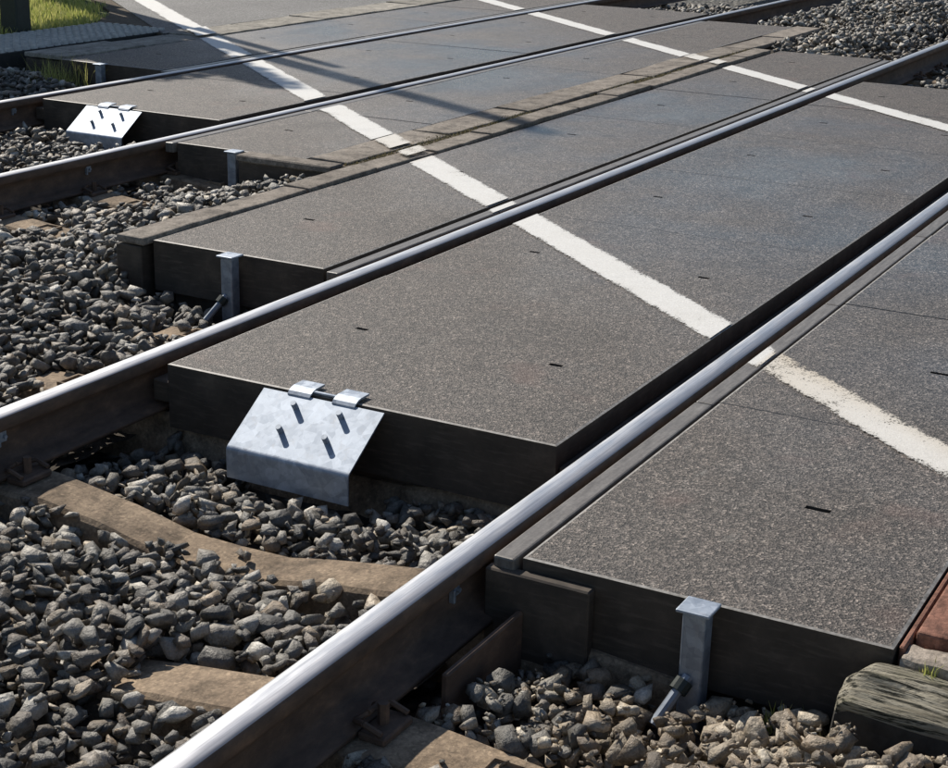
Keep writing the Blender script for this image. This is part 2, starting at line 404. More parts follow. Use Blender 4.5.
# ---- concrete sleepers (profile dips in the middle)
def sleeper_mesh():
    ts = [-1.30, -1.15, -0.98, -0.90, -0.62, -0.54, -0.44, -0.34, -0.25, -0.15, -0.07, 0.0, 0.07, 0.15, 0.25, 0.34, 0.44, 0.54, 0.62, 0.90, 0.98, 1.15, 1.30]
    def ztop(t):
        a = abs(t)
        return float(np.interp(a, [0, 0.15, 0.34, 0.54, 0.93, 1.0, 1.3], [-0.236, -0.232, -0.196, -0.170, -0.166, -0.174, -0.196]))
    V = []; F = []
    for t in ts:
        z = ztop(t); hw = 0.084 if abs(t) > 0.55 else 0.072
        ring = [(-0.15, t, -0.40), (-hw-0.012, t, z-0.012), (-hw, t, z-0.002), (-hw*0.4, t, z), (hw*0.4, t, z), (hw, t, z-0.002), (hw+0.012, t, z-0.012), (0.15, t, -0.40)]
        V += [(x+0.0025*mnoise.noise(Vector((x*20, yy*9, 1.7))), yy, zz+0.004*mnoise.noise(Vector((x*14, yy*11, 5.2)))) for x, yy, zz in ring]
    n = 8
    for k in range(len(ts)-1):
        for j in range(n):
            jj = (j+1) % n; F.append((k*n+j, k*n+jj, (k+1)*n+jj, (k+1)*n+j))
    m = len(ts)-1
    me = bpy.data.meshes.new('sleeper')
    me.from_pydata(V, [], F + [tuple(range(n))[::-1], tuple(m*n+j for j in range(n))]); me.update()
    return me
SLM = sleeper_mesh(); SLM.materials.append(SLEEP)
def clip_mesh():
    bm = bmesh.new()
    # angled guide plate, bent spring loop and screw, on the +y side of a rail centred at y = 0
    bbox(bm, -0.055, 0.055, 0.072, 0.135, -0.168, -0.150, 0.004)
    pts = [(-0.05, 0.125, -0.145), (-0.05, 0.085, -0.132), (-0.035, 0.055, -0.140), (-0.018, 0.075, -0.125), (0.018, 0.075, -0.125), (0.035, 0.055, -0.140), (0.05, 0.085, -0.132), (0.05, 0.125, -0.145)]
    for a, b in zip(pts[:-1], pts[1:]): tube(bm, a, b, 0.0065, n=6)
    tube(bm, (0, 0.098, -0.15), (0, 0.098, -0.105), 0.012, n=6)
    return mesh_bm('rail_clip', bm)
CLM = clip_mesh(); CLM.materials.append(RUST)
SLX = {0: [1.77, 2.385, 3.0, 3.705, 4.33, 12.6, 13.25], 1: [5.25, 5.87, 6.50, 8.1, 15.1, 15.75]}
SLLAB = {(0, 0): 'concrete sleeper just outside the lower left corner', (0, 1): 'worn concrete sleeper half buried in stones at the bottom left', (0, 2): 'long exposed brown concrete sleeper below the large steel plate',
         (0, 3): 'concrete sleeper end poking out just behind the second rail at left', (0, 4): 'concrete sleeper end behind the second rail, nearest the second post',
         (1, 2): 'pale concrete sleeper in front of the far steel plate', (1, 1): 'shaded sleeper below the web tab of the third rail', (1, 0): 'far track sleeper at the left picture edge',
         (1, 3): 'sleeper reaching out under the stones by the farthest post', (0, 5): 'sleeper just past the right end of the panels behind the second rail', (0, 6): 'sleeper under the second rail at the right picture edge',
         (1, 4): 'first far track sleeper past the panels at top right', (1, 5): 'second far track sleeper past the panels at top right'}
for tr, xs in SLX.items():
    for k, x in enumerate(xs):
        lab = SLLAB.get((tr, k))
        o = link('concrete_sleeper', SLM, None, (), label=lab or ('concrete sleeper under the %s track, mostly hidden by ballast' % ('near', 'far')[tr]),
                 cat='sleeper', group='concrete sleepers' if lab else ('hidden sleepers of the %s track' % ('near', 'far')[tr]))
        o.location = (x, RY[tr*2]+0.7535, 0); o.rotation_euler = (0, 0, random.uniform(-0.012, 0.012))
        for s in (-1, 1):                         # moulded rectangle near each end
            bm = bmesh.new(); yc = s*1.12
            for (a, b, c, d) in ((-0.05, 0.05, -0.045, -0.037), (-0.05, 0.05, 0.037, 0.045), (-0.05, -0.042, -0.037, 0.037), (0.042, 0.05, -0.037, 0.037)):
                bbox(bm, a, b, yc+c, yc+d, -0.20, -0.173)
            link('moulded_frame', mesh_bm('moulded_frame', bm), o, [SLEEP])
        for ri in (tr*2, tr*2+1):
            for s in (-1, 1):
                c = link('rail_clip', CLM, rails[ri]); c.location = (x, 0, 0); c.scale = (1, s, 1)
# small bolted tabs on the rail webs
for ri, x in ((0, 2.82), (1, 3.0), (2, 5.93), (3, 7.0), (2, 4.6)):
    bm = bmesh.new(); bbox(bm, x-0.016, x+0.016, -0.016, -0.0087, -0.080, -0.046, 0.002); tube(bm, (x+0.004, -0.014, -0.064), (x+0.004, -0.024, -0.064), 0.006, n=6)
    bbox(bm, x-0.022, x-0.014, -0.024, -0.0087, -0.088, -0.056, 0.002)
    link('web_tab', mesh_bm('web_tab', bm), rails[ri], [GALV2])

# ------------------------------------------------------------------ crossing deck
def panel_mesh(L, W, slots, depth=0.20, ch=0.007, cz=0.0022, e0=0.0006, e1=0.0006):
    """top with real slot holes, worn chamfer, rubber sides; origin at corner, x 0..L, y 0..W"""
    xs = sorted({e0, L-e1} | {v for s in slots for v in (s[0]-s[2]/2, s[0]+s[2]/2)})
    ys = sorted({ch, W-ch} | {v for s in slots for v in (s[1]-s[3]/2, s[1]+s[3]/2)})
    V = []; F = []; mi = []
    idx = {}
    def vid(p):
        k = tuple(round(c, 5) for c in p)
        if k not in idx: idx[k] = len(V); V.append(k)
        return idx[k]
    def q(a, b, c, d, m): F.append((vid(a), vid(b), vid(c), vid(d))); mi.append(m)
    def inslot(cx, cy): return any(abs(cx-s[0]) < s[2]/2 and abs(cy-s[1]) < s[3]/2 for s in slots)
    for i in range(len(xs)-1):
        for j in range(len(ys)-1):
            a, b, c, d = xs[i], xs[i+1], ys[j], ys[j+1]
            if inslot((a+b)/2, (c+d)/2):
                h = -0.045
                q((a, c, h), (b, c, h), (b, d, h), (a, d, h), 1)
                q((a, c, 0), (b, c, 0), (b, c, h), (a, c, h), 1); q((b, c, 0), (b, d, 0), (b, d, h), (b, c, h), 1)
                q((b, d, 0), (a, d, 0), (a, d, h), (b, d, h), 1); q((a, d, 0), (a, c, 0), (a, c, h), (a, d, h), 1)
            else: q((a, c, 0), (b, c, 0), (b, d, 0), (a, d, 0), 0)
    # chamfer + sides as loops built from the corner rings (with the grid's own edge points)
    ring = [(x, ys[0]) for x in xs] + [(xs[-1], y) for y in ys[1:]] + [(x, ys[-1]) for x in xs[-2::-1]] + [(xs[0], y) for y in ys[-2:0:-1]]
    def outw(p): return (0 if p[0] == xs[0] else L if p[0] == xs[-1] else p[0], 0 if p[1] == ys[0] else W if p[1] == ys[-1] else p[1])
    for a, b in zip(ring, ring[1:]+ring[:1]):
        ao, bo = outw(a), outw(b)
        q((*a, 0), (*ao, -cz), (*bo, -cz), (*b, 0), 2)
        q((*ao, -cz), (*ao, -depth), (*bo, -depth), (*bo, -cz), 1)
    me = bpy.data.meshes.new('crossing_panel'); me.from_pydata(V, [], F)
    me.polygons.foreach_set('material_index', np.array(mi, np.int32))
    for m in (PANEL, RUB, EDGE): me.materials.append(m)
    me.update(); return me
DECKS = [  # y0, y1, x0, pitch, n, slot y list, label
    (-0.945, -0.122, 2.93, 1.222, 6, [(-0.60, 0.062)], 'grey granulate crossing panels on the near side of the nearest rail'),
    (0.118, 1.402, 3.59, 1.229, 6, [(0.42, 0.044), (1.11, 0.044)], 'grey granulate crossing panels between the two nearest rails, crossed by a white line'),
    (1.640, 2.428, 4.775, 1.25, 6, [(2.128, 0.05)], 'grey granulate crossing panels just behind the second rail'),
    (2.900, 3.672, 6.48, 1.25, 6, [(3.42, 0.05)], 'grey granulate crossing panels in front of the third rail'),
    (3.908, 5.190, 7.14, 1.243, 6, [(4.21, 0.044), (4.90, 0.044)], 'grey granulate crossing panels between the two far rails'),
    (5.42, 6.29, 8.50, 1.25, 6, [(5.95, 0.05)], 'shaded granulate crossing panels beyond the farthest rail')]
for y0, y1, x0, pit, n, sl_, lab in DECKS:
    e = empty('crossing_deck', (x0, y0, 0), label=lab, kind='structure')
    slt = [(pit*0.5, sy-y0, 0.020, sw) for sy, sw in sl_]
    mes = [panel_mesh(pit-0.0025, y1-y0, slt, e0=0.007), panel_mesh(pit-0.0025, y1-y0, slt), panel_mesh(pit-0.0025, y1-y0, slt, e1=0.007)]
    for k in range(n):
        o = link('crossing_panel', mes[0 if k == 0 else 2 if k == n-1 else 1], e); o.location = (k*pit+(0.006 if k == 2 and y0 < 0 else 0.0), 0, -random.uniform(0.0, 0.002))
        o.rotation_euler = (random.uniform(-0.0012, 0.0012), random.uniform(-0.0012, 0.0012), 0)
    # smooth filler strips against the rail (outer sides only)
    near = {0: (-0.110, -0.058), 1: None, 2: (1.565, 1.616), 3: (3.684, 3.736), 4: None, 5: (5.352, 5.408)}[DECKS.index((y0, y1, x0, pit, n, sl_, lab))]
    if near:
        for k in range(n):
            bm = bmesh.new(); bbox(bm, k*pit-0.02, (k+1)*pit-0.024, near[0]-y0, near[1]-y0, -0.055, -0.004, 0.005, 2)
            link('filler_strip', mesh_bm('filler_strip', bm), e, [STRIP])
    # support beam below the panels, dark
    bm = bmesh.new(); bbox(bm, 0.05, n*pit-0.03, 0.06, y1-y0-0.06, -0.42, -0.203); link('support_beam', mesh_bm('support_beam', bm), e, [RUB])
# rubber lining that fills the flangeways beside the rails
for ri, (x0, x1) in ((0, (3.60, 10.9)), (1, (3.60, 10.9)), (2, (7.15, 14.5)), (3, (7.15, 14.5))):
    s = 1 if ri in (0, 2) else -1
    ya, yb = sorted((s*0.0375, s*0.113 if s > 0 else s*0.100))
    bm = bmesh.new(); bbox(bm, x0, x1, ya, yb, -0.13, -0.062, 0.004)
    link('flangeway_liner', mesh_bm('flangeway_liner', bm), rails[ri], [RUB])
# steel angle at the near panel's end beside the nearest rail
bm = bmesh.new(); bbox(bm, 2.555, 2.893, -0.146, -0.130, -0.255, -0.112, 0.004); bbox(bm, 2.555, 2.893, -0.131, -0.10, -0.255, -0.235, 0.003)
link('steel_angle', mesh_bm('steel_angle', bm), None, [RUST], label='short rusty steel angle beside the nearest rail, in shade', cat='steel angle')
bm = bmesh.new(); bbox(bm, 2.895, 2.926, -0.30, -0.045, -0.24, -0.030, 0.004)
link('end_cover', mesh_bm('end_cover', bm), None, [RUB], label='dark rubber cover at the front panel end, touching the nearest rail', cat='rubber cover')
# pale worn end strip of the third deck
bm = bmesh.new(); bbox(bm, 6.36, 6.474, 2.66, 3.215, -0.03, 0.004, 0.006); bbox(bm, 6.372, 6.474, 2.664, 3.21, -0.30, -0.0305, 0.003, mi=1)
link('edge_beam', mesh_bm('edge_beam', bm), None, [KERB, RUB], label='pale concrete edge beam closing the panels beside the third post', cat='edge beam')

# ------------------------------------------------------------------ kerb rows (each block a piece)
def kerb_row(y0, y1, x0, x1, pitch, z, mat, lab, jit=0.014, depth=0.032):
    e = empty('kerb', (x0, y0, 0), label=lab, kind='structure')
    bm = bmesh.new(); bbox(bm, 0.004, x1-x0, 0.006, y1-y0-0.006, -0.36, z-depth-0.006, 0.004); link('kerb_shade_base', mesh_bm('kerb_shade_base', bm), e, [RUB])  # added dark base, its colour stands in for shade on the kerb sides
    x = x0; k = 0
    while x < x1-0.1:
        L = min(pitch*random.uniform(0.93, 1.07), x1-x)
        bm = bmesh.new(); bbox(bm, 0, L-0.014, 0, y1-y0, -depth, 0, 0.007, 2)
        bmesh.ops.subdivide_edges(bm, edges=[ed for ed in bm.edges if ed.calc_length() > 0.3 and abs(ed.verts[0].co.x-ed.verts[1].co.x) > 0.2], cuts=5)
        for v in bm.verts:
            nz = mnoise.noise_vector(Vector((v.co.x*9+x*3, v.co.y*9, v.co.z*9)))
            v.co += Vector((nz.x*0.008, nz.y*0.008, nz.z*0.0035))
        o = link('kerb_block', mesh_bm('kerb_block', bm), e, [mat])
        o.location = (x-x0, random.uniform(-jit, jit), z+random.uniform(-0.004, 0.004)); o.rotation_euler = (random.uniform(-0.02, 0.02), random.uniform(-0.008, 0.008), random.uniform(-0.018, 0.018))
        x += L; k += 1
    return e
kerb_row(2.455, 2.592, 4.735, 12.2, 0.583, 0.012, KERB, 'row of brown concrete kerb blocks along the panels behind the second rail')
kerb_row(2.655, 2.880, 6.50, 14.05, 0.95, 0.004, KERB, 'row of mossy concrete kerb slabs in front of the far track panels', 0.006)
kerb_row(6.310, 6.700, 8.58, 16.2, 0.80, 0.006, KERBF, 'broad pale concrete kerb beyond the far track', 0.01)
# soil between the two kerb rows
bm = bmesh.new(); bbox(bm, 6.45, 12.3, 2.58, 2.70, -0.25, -0.006); link('soil_strip', mesh_bm('soil_strip', bm), None, [SOIL], label='mossy soil strip between the two kerb rows', kind='structure')
# far road, near road
def sheet(name, pts, z, thick, mat, lab):
    bm = bmesh.new(); vs = [bm.verts.new((x, y, z)) for x, y in pts]; f = bm.faces.new(vs)
    if f.normal.z < 0: f.normal_flip()
    r = bmesh.ops.extrude_face_region(bm, geom=[f])
    for v in [v for v in r['geom'] if isinstance(v, bmesh.types.BMVert)]: v.co.z -= thick
    bmesh.ops.recalc_face_normals(bm, faces=bm.faces)
    return link(name, mesh_bm(name, bm), None, [mat], label=lab, kind='structure')
sheet('road', [(10.15, 6.74), (16.4, 6.74), (60.0, 56.0), (53.0, 56.0)], -0.004, 0.5, ASPH, 'grey asphalt road leading away beyond the far kerb')
sheet('approach_road', [(3.0+0.02, -1.62), (9.8, -1.62), (9.8-8, -11), (3.0-9, -11)], -0.004, 0.5, ASPH, 'grey asphalt road on the near side of the tracks')
sheet('verge', [(-40, 7.62), (10.30, 7.62), (11.2, 8.2), (52.5, 56), (40, 300), (-200, 300)], -0.03, 0.5, GRASSG, 'grassy verge beyond the far track at the left')
sheet('shoulder', [(10.2, 6.76), (10.3, 7.6), (11.2, 8.18), (52.6, 56.0), (53.0, 55.98)], -0.012, 0.5, SOIL, 'narrow gravelly shoulder between grass and road')
# red pavers and pale setts at the right edge
e = empty('paving', (2.99, -0.958, 0), label='red brown paving slabs along the near panels at the right edge', kind='structure')
for j in range(2):
    for k in range(10):
        bm = bmesh.new(); bbox(bm, 0, 0.296, -0.296, 0, -0.10, 0, 0.006, 2)
        o = link('paving_slab', mesh_bm('paving_slab', bm), e, [PAVER]); o.location = (0.03+k*0.30, -0.009-j*0.30, random.uniform(-0.003, 0.003))
bm = bmesh.new(); bbox(bm, 2.955, 6.0, -0.962, -0.950, -0.2, -0.006, 0.003); link('edge_rail', mesh_bm('edge_rail', bm), None, [PAVER], label='thin red brown edging between the near panels and the red paving', cat='edging')
for k, (xa, ya, yb) in enumerate(((2.925, -1.075, -0.958), (2.93, -1.20, -1.082), (2.925, -1.33, -1.207))):
    bm = bmesh.new(); bbox(bm, xa, xa+0.082, ya, yb, -0.14, -0.016, 0.012, 2)
    bmesh.ops.subdivide_edges(bm, edges=[ed for ed in bm.edges if ed.calc_length() > 0.05], cuts=3, use_grid_fill=True)
    for v in bm.verts: v.co += mnoise.noise_vector(v.co*28)*0.006
    link('stone_sett', mesh_bm('stone_sett', bm), None, [SETT], label=('pale rough stone sett between the timber and the red paving', 'second pale stone sett beyond the right edge of the timber', 'third pale stone sett beyond the right edge of the timber')[k], cat='sett', group='pale setts')

# ------------------------------------------------------------------ white lines
def sm(x, a, b):
    t = np.clip((x-a)/(b-a), 0, 1); return t*t*(3-2*t)
def white_line(xl, sl1, xr, sl2, segs, lab, worn=None):
    V = []; F = []; ac = []; wo = []
    for (y0, y1, z) in segs:
        n = max(2, int((y1-y0)/0.04)); m = 9
        b = len(V)
        for i in range(n+1):
            y = y0+(y1-y0)*i/n; a = xl+sl1*y; c = xr+sl2*y
            for j in range(m):
                t = j/(m-1); V.append((a+(c-a)*t, y, z)); ac.append(abs(2*t-1)); wo.append(worn(y, t) if worn else 0.0)
        for i in range(n):
            for j in range(m-1):
                p = b+i*m+j; F.append((p, p+1, p+m+1, p+m))
    me = mesh_np('white_line', V, F)
    for nm, arr in (('across', ac), ('worn', wo)):
        at = me.attributes.new(nm, 'FLOAT', 'POINT'); at.data.foreach_set('value', np.array(arr, np.float32))
    return link('white_line', me, None, [PAINT], label=lab, kind='structure')
SEGS = [(-0.94, -0.127, 0.003), (0.123, 1.397, 0.003), (1.570, 1.611, -0.0015), (1.645, 2.422, 0.003), (2.475, 2.575, 0.0205), (2.672, 2.865, 0.0125),
        (2.905, 3.667, 0.003), (3.913, 5.185, 0.003), (5.425, 6.285, 0.003), (6.33, 6.68, 0.017), (6.76, 9.5, 0.0)]
white_line(4.58, 0.862, 4.835, 0.868, [(-0.105, -0.063, -0.0015)] + SEGS, 'wide worn white line slanting across the middle of the crossing',
           lambda y, t: (0.08+0.42*max(0, t-0.45) if y < -0.1 else 0.0) + (0.16*sm(y, -0.6, -0.15) if -0.6 < y < -0.1 else 0) + (0.15 if 2.4 < y < 2.9 else 0))
white_line(8.845, 0.870, 9.085, 0.876, [s for s in SEGS if s[0] > 0], 'narrower looking white line slanting across the far right of the crossing', lambda y, t: 0.12 if 2.4 < y < 2.9 else 0.0)

# ------------------------------------------------------------------ steel ramp plates
def ramp_plate(xe, yc, lab):
    t = empty('ramp_plate', (xe, yc, -0.22), label=lab, cat='steel plate', group='galvanised ramp plates')
    A = Vector((-0.008, 0, 0.210)); B = Vector((-0.190, 0, 0.088)); th = 0.005; W = 0.202
    d = (B-A).normalized(); nrm = Vector((-d.z, 0, d.x)); nrm = nrm if nrm.z > 0 else -nrm
    # section of the folded sheet with a rounded fold
    sec = [A, A+(B-A)*0.965]
    for k in range(1, 6):
        u = k/5; p = (1-u)**2*(A+(B-A)*0.965)+2*u*(1-u)*B+u*u*(B+Vector((0, 0, -0.007))); sec.append(p)
    sec.append(B+Vector((0.0, 0, -0.086)))
    V = []; F = []; n = len(sec)
    nn = []
    for i in range(n):
        a = sec[max(0, i-1)]; b = sec[min(n-1, i+1)]; dd = (b-a).normalized(); q = Vector((dd.z, 0, -dd.x)); nn.append(q)
    for y in (-W, W):
        for i in range(n): V.append(sec[i].copy()+Vector((0, y, 0)))
        for i in range(n): V.append(sec[i]+nn[i]*th+Vector((0, y, 0)))
    for i in range(n-1):
        F += [(i, i+1, 2*n+i+1, 2*n+i), (n+i, 3*n+i, 3*n+i+1, n+i+1), (i, n+i, n+i+1, i+1), (2*n+i, 2*n+i+1, 3*n+i+1, 3*n+i)]
    F += [(0, 2*n, 3*n, n), (n-1, 2*n-1, 4*n-1, 3*n-1)]
    me = bpy.data.meshes.new('sheet'); me.from_pydata([tuple(v) for v in V], [], F)
    b2 = bmesh.new(); b2.from_mesh(me); bmesh.ops.recalc_face_normals(b2, faces=b2.faces); b2.to_mesh(me); b2.free()
    sh = link('sheet', me, t, [GALV])
    for yy in (0.042, -0.108):                                   # hooks lapping over the panel edge
        sec2 = [(-0.016, 0.2085), (-0.008, 0.2165), (0.004, 0.2225), (0.018, 0.2255), (0.062, 0.2265)]
        bm = bmesh.new(); prev = None
        for (x, z) in sec2:
            cur = [bm.verts.new((x, yy+a, z+b)) for a, b in ((0, 0), (0.075, 0), (0.075, 0.006), (0, 0.006))]
            if prev:
                for i in range(4): bm.faces.new((prev[i], prev[(i+1) % 4], cur[(i+1) % 4], cur[i]))
            else: bm.faces.new(cur[::-1])
            prev = cur
        bm.faces.new(prev); bmesh.ops.recalc_face_normals(bm, faces=bm.faces)
        link('hook', mesh_bm('hook', bm), t, [GALV])
    bm = bmesh.new(); bbox(bm, 0.004, 0.014, -0.033, 0.042, 0.2215, 0.2275, 0.001); link('hook_bar', mesh_bm('hook_bar', bm), t, [GALV])
    for u in (0.20, 0.60):
        for yy in (0.068, -0.084):
            p = A+(B-A)*u+Vector((0, yy, 0)); bm = bmesh.new()
            tube(bm, p-nrm*0.004, p+nrm*0.027, 0.0092, 0.0088, n=12)
            tube(bm, p+nrm*0.0005, p+nrm*0.004, 0.012, n=12)
            link('bolt', mesh_bm('bolt', bm), t, [GALV2])
    # bracket behind
    bm = bmesh.new(); bbox(bm, -0.10, -0.008, -0.06, 0.06, 0.0, 0.06, 0.003)
    link('bracket', mesh_bm('bracket', bm), t, [RUST])
    return t
ramp_plate(3.587, 0.840, 'large folded galvanised steel plate with four bolts hooked on the panel end in the foreground')
ramp_plate(7.135, 4.640, 'small bright folded steel plate with four bolts on the far track at upper left')

# ------------------------------------------------------------------ locating posts
def post(x, y, lab, h=0.26, rod=True):
    t = empty('locating_post', (x, y, -h), label=lab, cat='post', group='galvanised posts at the panel ends')
    bm = bmesh.new(); bbox(bm, -0.025, 0.025, -0.026, 0.026, -0.05, h-0.002, 0.007, 3); link('tube', mesh_bm('tube', bm), t, [GALV2])
    bm = bmesh.new(); bbox(bm, -0.036, 0.038, -0.037, 0.037, h-0.001, h+0.0065, 0.0025, 2); link('cap', mesh_bm('cap', bm), t, [GALV])
    if rod:
        r = empty('tie_rod', (0, 0, 0), parent=t)
        bm = bmesh.new(); tube(bm, (-0.02, 0.005, 0.112), (-0.105, 0.042, 0.028), 0.012, n=10); link('rod', mesh_bm('rod', bm), r, [GALV2])
        bm = bmesh.new(); tube(bm, (-0.028, 0.009, 0.104), (-0.046, 0.017, 0.086), 0.020, n=12); link('collar', mesh_bm('collar', bm), r, [DARKM])
    return t
post(2.888, -0.550, 'square galvanised post with a white topped cap and rod at the bottom right')
post(4.728, 2.028, 'galvanised post in the middle left, in front of the kerb blocks')
post(6.425, 3.275, 'small post tapering into stones below the third rail', rod=False)
post(8.452, 5.900, 'farthest little post at the upper left beyond the farthest rail', rod=False)

# ------------------------------------------------------------------ old timber at the right edge
bm = bmesh.new()
nx, ny, nz = 14, 44, 7
def timber_pt(u, v, s):           # u across 0..1, v along 0..1, s up 0..1
    y = -0.862 - v*0.75
    x = 2.725+0.012*math.sin(v*5)+(u*0.178)
    z = -0.23 + s*0.205
    z -= 0.05*max(0, v-0.05)*(1-u*0.5)
    tap = max(0, 1-v/0.085)        # worn, rounded left end
    x += (0.5-u)*0.022*tap**1.5; z -= (s**2)*0.022*tap**2
    y -= 0.012*tap*(abs(u-0.5)*2)**2 + 0.018*s*tap
    co = Vector((x, y, z))
    gr = mnoise.noise(Vector((u*9+s*7, v*2.2, 3.1)))*0.011 + mnoise.noise(Vector((u*26+s*19, v*4, 9.1)))*0.013
    co.z += gr*(1 if s > 0.9 else 0.3); co.x += (gr if u < 0.1 else 0)
    if s > 0.9 and (u < 0.05 or u > 0.95): co.z -= 0.006
    return co
grid = {}
def gv(i, j, k):
    key = (i, j, k)
    if key not in grid: grid[key] = bm.verts.new(timber_pt(i/nx, j/ny, k/nz))
    return grid[key]
for i in range(nx):
    for j in range(ny):
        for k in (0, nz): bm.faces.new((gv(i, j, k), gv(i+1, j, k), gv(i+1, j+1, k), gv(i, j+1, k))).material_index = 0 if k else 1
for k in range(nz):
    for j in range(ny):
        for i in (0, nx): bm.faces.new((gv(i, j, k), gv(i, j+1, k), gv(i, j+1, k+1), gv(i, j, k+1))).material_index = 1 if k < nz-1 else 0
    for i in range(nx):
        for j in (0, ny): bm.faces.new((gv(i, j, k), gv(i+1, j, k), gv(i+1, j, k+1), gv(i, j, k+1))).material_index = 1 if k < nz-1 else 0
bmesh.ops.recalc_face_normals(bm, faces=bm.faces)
link('old_timber', mesh_bm('old_timber', bm), None, [WOOD, WOODSH], label='weathered grey wooden beam with deep grain at the bottom right corner', cat='timber')

# ------------------------------------------------------------------ far side: grating, post, mast, tree
t = empty('grating_mat', (7.4, 6.86, 0), label='pale studded grating mat beside the grass at the upper left', cat='grating')
bm = bmesh.new(); bbox(bm, 0, 3.0, 0, 0.70, -0.15, -0.012, 0.004); link('mat_base', mesh_bm('mat_base', bm), t, [MATB])
V = []; F = []
for i in range(37):
    for j in range(9):
        x = 0.04+i*0.08; y = 0.04+j*0.077; b = len(V)
        V += [(x-0.026, y-0.026, -0.013), (x+0.026, y-0.026, -0.013), (x+0.026, y+0.026, -0.013), (x-0.026, y+0.026, -0.013),
              (x-0.019, y-0.019, 0.012), (x+0.019, y-0.019, 0.012), (x+0.019, y+0.019, 0.012), (x-0.019, y+0.019, 0.012)]
        F += [(b+4, b+5, b+6, b+7)]+[(b+k, b+(k+1) % 4, b+4+(k+1) % 4, b+4+k) for k in range(4)]
link('studs', mesh_np('studs', V, F), t, [MAT], kind='stuff')
bm = bmesh.new(); bbox(bm, 9.48, 9.64, 7.62, 7.80, -0.4, 2.1, 0.012); tp = link('dark_post', mesh_bm('dark_post', bm), None, [DARKM], label='dark upright post at the top left corner of the picture', cat='post')
bm = bmesh.new(); bbox(bm, 9.46, 9.66, 7.60, 7.82, 2.1, 2.14, 0.006); link('post_cap', mesh_bm('post_cap', bm), tp, [DARKM])
# signal mast beyond the top edge whose long shadow crosses the far track
SB = Vector((11.88, 9.80, 0.0))
t = empty('signal_mast', SB, label='tall grey crossing mast beyond the upper left, its shadow crossing the far track', cat='mast')
bm = bmesh.new(); tube(bm, (0, 0, -0.3), (0, 0, 7.42), 0.12, 0.075, 12); link('pole', mesh_bm('pole', bm), t, [MAST])
bm = bmesh.new(); bbox(bm, -0.20, 0.20, -0.06, 0.06, 2.0, 2.9, 0.03); link('signal_board', mesh_bm('signal_board', bm), t, [DARKM])
t = empty('slim_post', (12.18, 9.92, 0), label='slim post beyond the upper edge, to the right of the tall mast', cat='post')
bm = bmesh.new(); tube(bm, (0, 0, -0.3), (0, 0, 5.25), 0.09, 0.05, 10); link('pole', mesh_bm('pole', bm), t, [MAST])
bm = bmesh.new(); bbox(bm, -0.13, 0.13, -0.13, 0.13, 0.6, 1.5, 0.02); link('control_box', mesh_bm('control_box', bm), t, [DARKM])
def leaf_cloud(blobs, n, size, seed):
    r = np.random.default_rng(seed); V = []; F = []
    wts = np.array([b[3]**2 for b in blobs]); wts = wts/wts.sum()
    for _ in range(n):
        cx, cy, cz, rad, fl = blobs[r.choice(len(blobs), p=wts)]
        d = r.normal(size=3); d /= np.linalg.norm(d); q = rad*r.random()**0.5
        c = np.array([cx, cy, cz]) + d*q*np.array([1, 1, fl])
        a = r.normal(size=3); a /= np.linalg.norm(a); b = np.cross(a, r.normal(size=3)); b /= np.linalg.norm(b)
        s = size*r.uniform(0.6, 1.4); k = len(V)
        V += [c-a*s, c+b*s*0.45, c+a*s, c-b*s*0.45]; F.append((k, k+1, k+2, k+3))
    return V, F
t = empty('small_tree', (11.0, 10.15, 0), label='small leafy tree beyond the upper left that shades the far panels', cat='tree')
bm = bmesh.new(); tube(bm, (0, 0, -0.3), (0.05, 0.1, 2.6), 0.07, 0.045, 8)
tips = []
tube(bm, (0.05, 0.08, 2.4), (0.42, -0.12, 5.4), 0.035, 0.008, 6)
for k in range(9):
    a = k*2.4; z0 = 1.9+0.22*k; p = Vector((0.04, 0.08, min(z0, 2.6))); q_ = Vector((math.cos(a)*0.75, math.sin(a)*0.6, z0+0.75)); tube(bm, p, q_, 0.025, 0.008, 6); tips.append(q_)
link('trunk', mesh_bm('trunk', bm), t, [BARK])
bl = [(q_.x, q_.y, q_.z, random.uniform(0.28, 0.45), 0.7) for q_ in tips]+[(0, 0, 3.6, 0.5, 0.8), (0.25, 0.0, 4.4, 0.35, 0.8), (-0.2, -0.1, 3.0, 0.5, 0.7)]
bl += [(-0.5, 0.3, 2.9, 0.55, 0.6), (-0.8, 0.1, 3.3, 0.5, 0.6), (-0.1, 0.5, 2.5, 0.5, 0.6), (0.5, 0.0, 3.2, 0.5, 0.5), (0.0, -0.5, 2.35, 0.5, 0.6), (-0.5, -0.4, 2.5, 0.5, 0.6), (0.4, -0.4, 2.7, 0.5, 0.6), (0.8, 0.1, 2.7, 0.4, 0.6)]
bl += [(-0.9, 0.4, 2.5, 0.6, 0.6), (-1.2, 0.2, 2.9, 0.6, 0.6), (-0.6, 0.7, 3.3, 0.6, 0.6), (-1.0, 0.0, 3.8, 0.5, 0.6), (0.1, 0.2, 3.9, 0.5, 0.7), (-1.5, 0.5, 3.3, 0.5, 0.6)]
bl += [(0.42, -0.12, 3.5+0.25*k, 0.46-0.038*k, 1.0) for k in range(9)]
V, F = leaf_cloud(bl, 24000, 0.066, 3); link('crown', mesh_np('crown', V, F), t, [LEAF])

